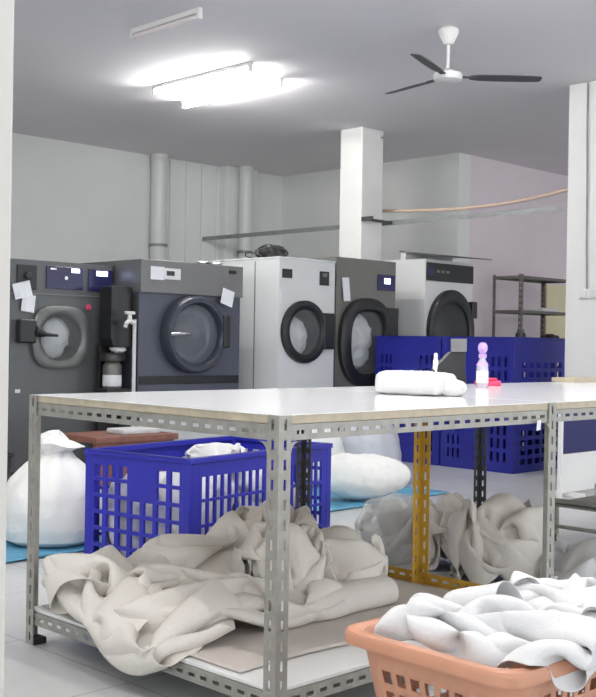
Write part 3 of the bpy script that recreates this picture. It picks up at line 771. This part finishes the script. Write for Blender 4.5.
# ------------------------------------------------------------------ beige sheets on the low shelf
tag(obj('sheet_pile', draped_bm(PILE), 'beige', None, True, sub=2, solid=.004, off=0), 'crumpled beige sheets spilling over the left edge of the low shelf', 'sheet')
bm = perf([i/40 for i in range(41)], [j/30 for j in range(31)], lambda i,j: False,
          lambda u, v: V((.03+u*1.19, .16+v*.96+.012*math.sin(u*9)*(1-v), SH+.003+.0025*(1+noise.noise(V((u*7,v*6,2)))))))
tag(obj('flat_sheet', bm, 'beige2', None, True, solid=.002, off=0), 'flat taupe sheet spread on the low shelf', 'sheet')
# bundled sheets
bundle('sheet_roll', 'beige', (.56,.60,SH+.006), (.72,.9,1.15), .6, 'crumpled beige sheet bundle right behind the corner post', 'sheet', 'bundled beige sheets on the shelf', .25)
bundle('sheet_bundle', 'beige', (.87,.60,SH+.006), (.85,.95,1.1), 2.6, 'rounded beige sheet bundle, rightmost on the low shelf', 'sheet', 'bundled beige sheets on the shelf')
bundle('sheet_bundle', 'beige2', (.90,.95,SH+.006), (1.,.95,1.35), 4.1, 'taupe sheet bundle at the back of the low shelf before the crate', 'sheet', 'bundled beige sheets on the shelf')

# ------------------------------------------------------------------ sacks, mat, plastic on the floor
bm = perf([i/60 for i in range(61)], [j/20 for j in range(21)], lambda i,j: False,
          lambda u, v: V((.55+u*3.42, 2.30+.20*u+v*.95, .004+.004*(1+noise.noise(V((u*14,v*5,0)))))))
tag(obj('tarpaulin', bm, 'mat_blue', None, True, solid=.003, off=0), 'blue tarpaulin spread on the floor under the white sacks', 'tarpaulin')
def sack(c, r, hgt, seed, name, label, m, neck=None, rot=0.):
    """tied sack: fat body, gathers running up to a neck and a floppy top"""
    bm = bmesh.new(); n = 72; rings = []
    prof = [(.0,0),(.72,.0),(.93,.05),(1.0,.16),(1.0,.32),(.93,.48),(.78,.62),(.58,.73),(.40,.80),(.31,.85)]
    if neck: prof += [(.36,.87),(.46,.91),(.50,.96),(.44,1.01),(.24,1.05),(.0,1.06)]
    else: prof += [(.2,.89),(.08,.91),(0,.915)]
    pr = []
    for (a, b), (c_, d) in zip(prof, prof[1:]):
        for k in range(4): t_ = k/4; pr.append((a+(c_-a)*t_, b+(d-b)*t_))
    pr.append(prof[-1])
    for (rr, hh) in pr:
        ring_ = []
        for k in range(n):
            a = 2*PI*k/n; gat = sm(.35,.8,hh)
            w = 1 + .06*noise.noise(V((math.cos(a)*1.5,math.sin(a)*1.5,hh*2+seed))) + gat*.07*math.sin(a*9+seed+2*noise.noise(V((a,hh*3,seed)))) + .045*(ridge(V((math.cos(a),math.sin(a),hh*1.5)), 2.4, 3, seed)-.45)
            lean = neck or (0,0)
            k2 = sm(.75,1.05,hh)
            p = V((rr*r[0]*w*math.cos(a)+lean[0]*k2, rr*r[1]*w*math.sin(a)+lean[1]*k2, hh*hgt*(1+.03*noise.noise(V((a*.7,hh,seed))))))
            if neck and hh > .9: p.z -= .10*hgt*sm(0,1,(math.cos(a-math.atan2(lean[1],lean[0]))+.2))*sm(.9,1.0,hh)
            ring_.append(p)
        rings.append(ring_)
    bm = loft(rings)
    o = obj(name, bm, m, None, True); o.location = c; o.rotation_euler = (0,0,rot)
    return tag(o, label, 'sack', 'white laundry sacks')
sack((1.0,2.60,.012), (.245,.24), .50, 1.3, 'laundry_sack', 'tall white sack with a floppy tied top left of the blue crate', 'wsack', neck=(.02,-.02))
q = lump((3.24,2.60,.17), (.30,.21,.16), 17.3, .05, 4., floor=.014, fine=.02, rot=-.7, e=2.1)
tag(obj('laundry_sack', q, 'wsack', None, True), 'full white sack lying on the blue tarpaulin by the yellow post', 'sack', 'white laundry sacks')
sack((3.50,3.40,.012), (.30,.28), .62, 4.4, 'laundry_sack', 'white sack standing behind the lying sack, beside the blue crate', 'wsack')
sack((4.05,3.30,.012), (.24,.24), .58, 7.1, 'laundry_sack', 'greyish bag standing behind the lying white sack', 'gsack')
# clear bag and bundles beyond the yellow post
bundle('plastic_bag', 'plastic', (2.02,1.33,.004), (1.35,.85,1.35), .3, 'crumpled clear plastic bag behind the yellow post', 'bag')
bundle('laundry_bundle', 'beige', (2.03,1.02,.004), (.75,.8,1.5), .9, 'grey-beige bundle between yellow post and larger beige sack', 'laundry', 'bundles under the right table')
bundle('laundry_bundle', 'beige', (1.95,.68,.004), (1.2,1.25,1.7), 3.4, 'large rounded beige sack under the right table', 'laundry', 'bundles under the right table')
bundle('laundry_bundle', 'wcloth', (2.02,.27,.004), (1.15,1.05,1.05), 5.2, 'fluffy white laundry heap behind the basket', 'laundry', 'bundles under the right table')
# low steel trolley with white cloth
t = thing('trolley', 'low steel trolley under the right table', 'trolley', (2.6,.25,0))
obj('tray', box(B(0,.55,0,.60,.245,.255), 0,.004,0,.60,.235,.275), 'steel', t, bevel=.002)
obj('rod', T([(0,0,.145),(0,.60,.145)], .009, 10), 'steel', t, True)
for x in (.012,.535):
    for y in (.012,.588): obj('leg', T([(x,y,.0),(x,y,.245)], .011, 10), 'steel', t, True)
bundle('cloth', 'wcloth', (2.80,.52,.257), (.8,1.3,.62), 1.3, 'white cloth lying on the low steel trolley', 'cloth')

# ------------------------------------------------------------------ bench and bucket behind the left sack
t = thing('bench', 'reddish-brown wooden bench in front of the washers', 'bench', (2.10,3.85,0))
obj('bench_top', B(0,.66,0,.45,.32,.36), 'red', t, bevel=.006)
obj('front_board', B(.02,.64,.02,.045,.05,.32), 'red', t, bevel=.004)
for x in (.03,.58):
    for y in (.03,.37): obj('leg', B(x,x+.05,y,y+.05,0,.32), 'red', t, bevel=.004)
tag(obj('folded_cloth', B(2.36,2.66,3.92,4.12,.36,.395), 'wcloth', None, bevel=.012), 'flat folded white cloth on the reddish bench', 'cloth')
t = thing('bucket', 'black bucket at the left behind the white sack', 'bucket', (1.30,3.75,0))
obj('pail', lathe([(.10,0),(.105,.005),(.135,.30),(.142,.30),(.142,.315),(.13,.315),(.10,.02),(.0,.018)], n=28), 'black', t, True)
obj('bail', T(smooth_path([(-.14,0,.30),(-.12,-.05,.22),(0,-.13,.17),(.12,-.05,.22),(.14,0,.30)]), .004, 8), 'dsteel', t, True)

# ------------------------------------------------------------------ rack and board at the right wall
t = thing('storage_rack', 'open grey steel rack against the pinkish wall', 'rack', (7.82,4.55,0))
for x in (0,.955):
    for y in (0,.36):
        obj('post', slotted((x,y,0), Zp, Xp if x == 0 else Xm, Yp if y == 0 else Ym, 1.735, .035, .06, .03), 'rackm', t, solid=.003)
for z in (.15,.62,1.02,1.36,1.72):
    sh = obj('shelf', B(.004,.951,.004,.356,z-.006,z), 'rackm', t)
    bm = bmesh.new(); box(bm,.0,.955,-.003,.003,z-.03,z); box(bm,.0,.955,.357,.363,z-.03,z); box(bm,-.003,.003,0,.36,z-.03,z); box(bm,.952,.958,0,.36,z-.03,z)
    obj('shelf_edge', bm, 'rackm', sh)
tag(obj('folded_linen', B(8.30,8.62,4.60,4.86,1.36,1.40), 'wcloth', None, bevel=.012), 'folded white linen on the middle shelf of the rack', 'linen')
q = lump((8.62,4.70,1.065), (.11,.09,.06), 51., .2, 14., floor=1.021, fine=.06, sub=4)
tag(obj('bag', q, 'black', None, True), 'small black bag on the rack shelf above the crates', 'bag')
t = thing('jar', 'dark jar on the rack shelf left of the black bag', 'jar', (7.98,4.66,1.02))
obj('jar_body', lathe([(.05,0),(.055,.005),(.055,.09),(.04,.11),(.03,.115)], n=20), 'dark', t, True)
obj('lid', lathe([(.038,.112),(.038,.14),(.03,.145)], n=20), 'm2t', t, True)
t = thing('board', 'pale yellow board standing against the pinkish wall', 'board', (9.03,5.02,0))
obj('sheet', B(0,.95,0,.03,0,1.70), 'paleyellow', t, bevel=.004)
obj('edge_strip', B(-.012,0,-.004,.034,0,1.70), 'ply', t)

# ------------------------------------------------------------------ light
w = bpy.data.worlds.new('World'); bpy.context.scene.world = w; w.use_nodes = True
bg = w.node_tree.nodes['Background']; bg.inputs[0].default_value = (.93,.96,1,1); bg.inputs[1].default_value = 1.15

# ------------------------------------------------------------------ camera
f, yaw, pitch, roll = 1103., .7903, -.0051, .0166
fw = V((math.cos(yaw)*math.cos(pitch), math.sin(yaw)*math.cos(pitch), math.sin(pitch)))
r = V((math.sin(yaw), -math.cos(yaw), 0)); u = r.cross(fw)
r2 = r*math.cos(roll)+u*math.sin(roll); u2 = -r*math.sin(roll)+u*math.cos(roll)
cam = bpy.data.cameras.new('camera'); co = bpy.data.objects.new('camera', cam); C.objects.link(co)
cam.sensor_fit = 'VERTICAL'; cam.sensor_height = 24.; cam.lens = 24.*f/697.; cam.clip_start = .05
mt = Matrix((r2, u2, -fw)).transposed().to_4x4(); mt.translation = V((-1.8866,-1.967,.9797)); co.matrix_world = mt
sc = bpy.context.scene; sc.camera = co
sc.view_settings.view_transform = 'Standard'; sc.view_settings.look = 'None'; sc.view_settings.gamma = 1.; sc.view_settings.use_curve_mapping = False
sc.view_settings.exposure = .74
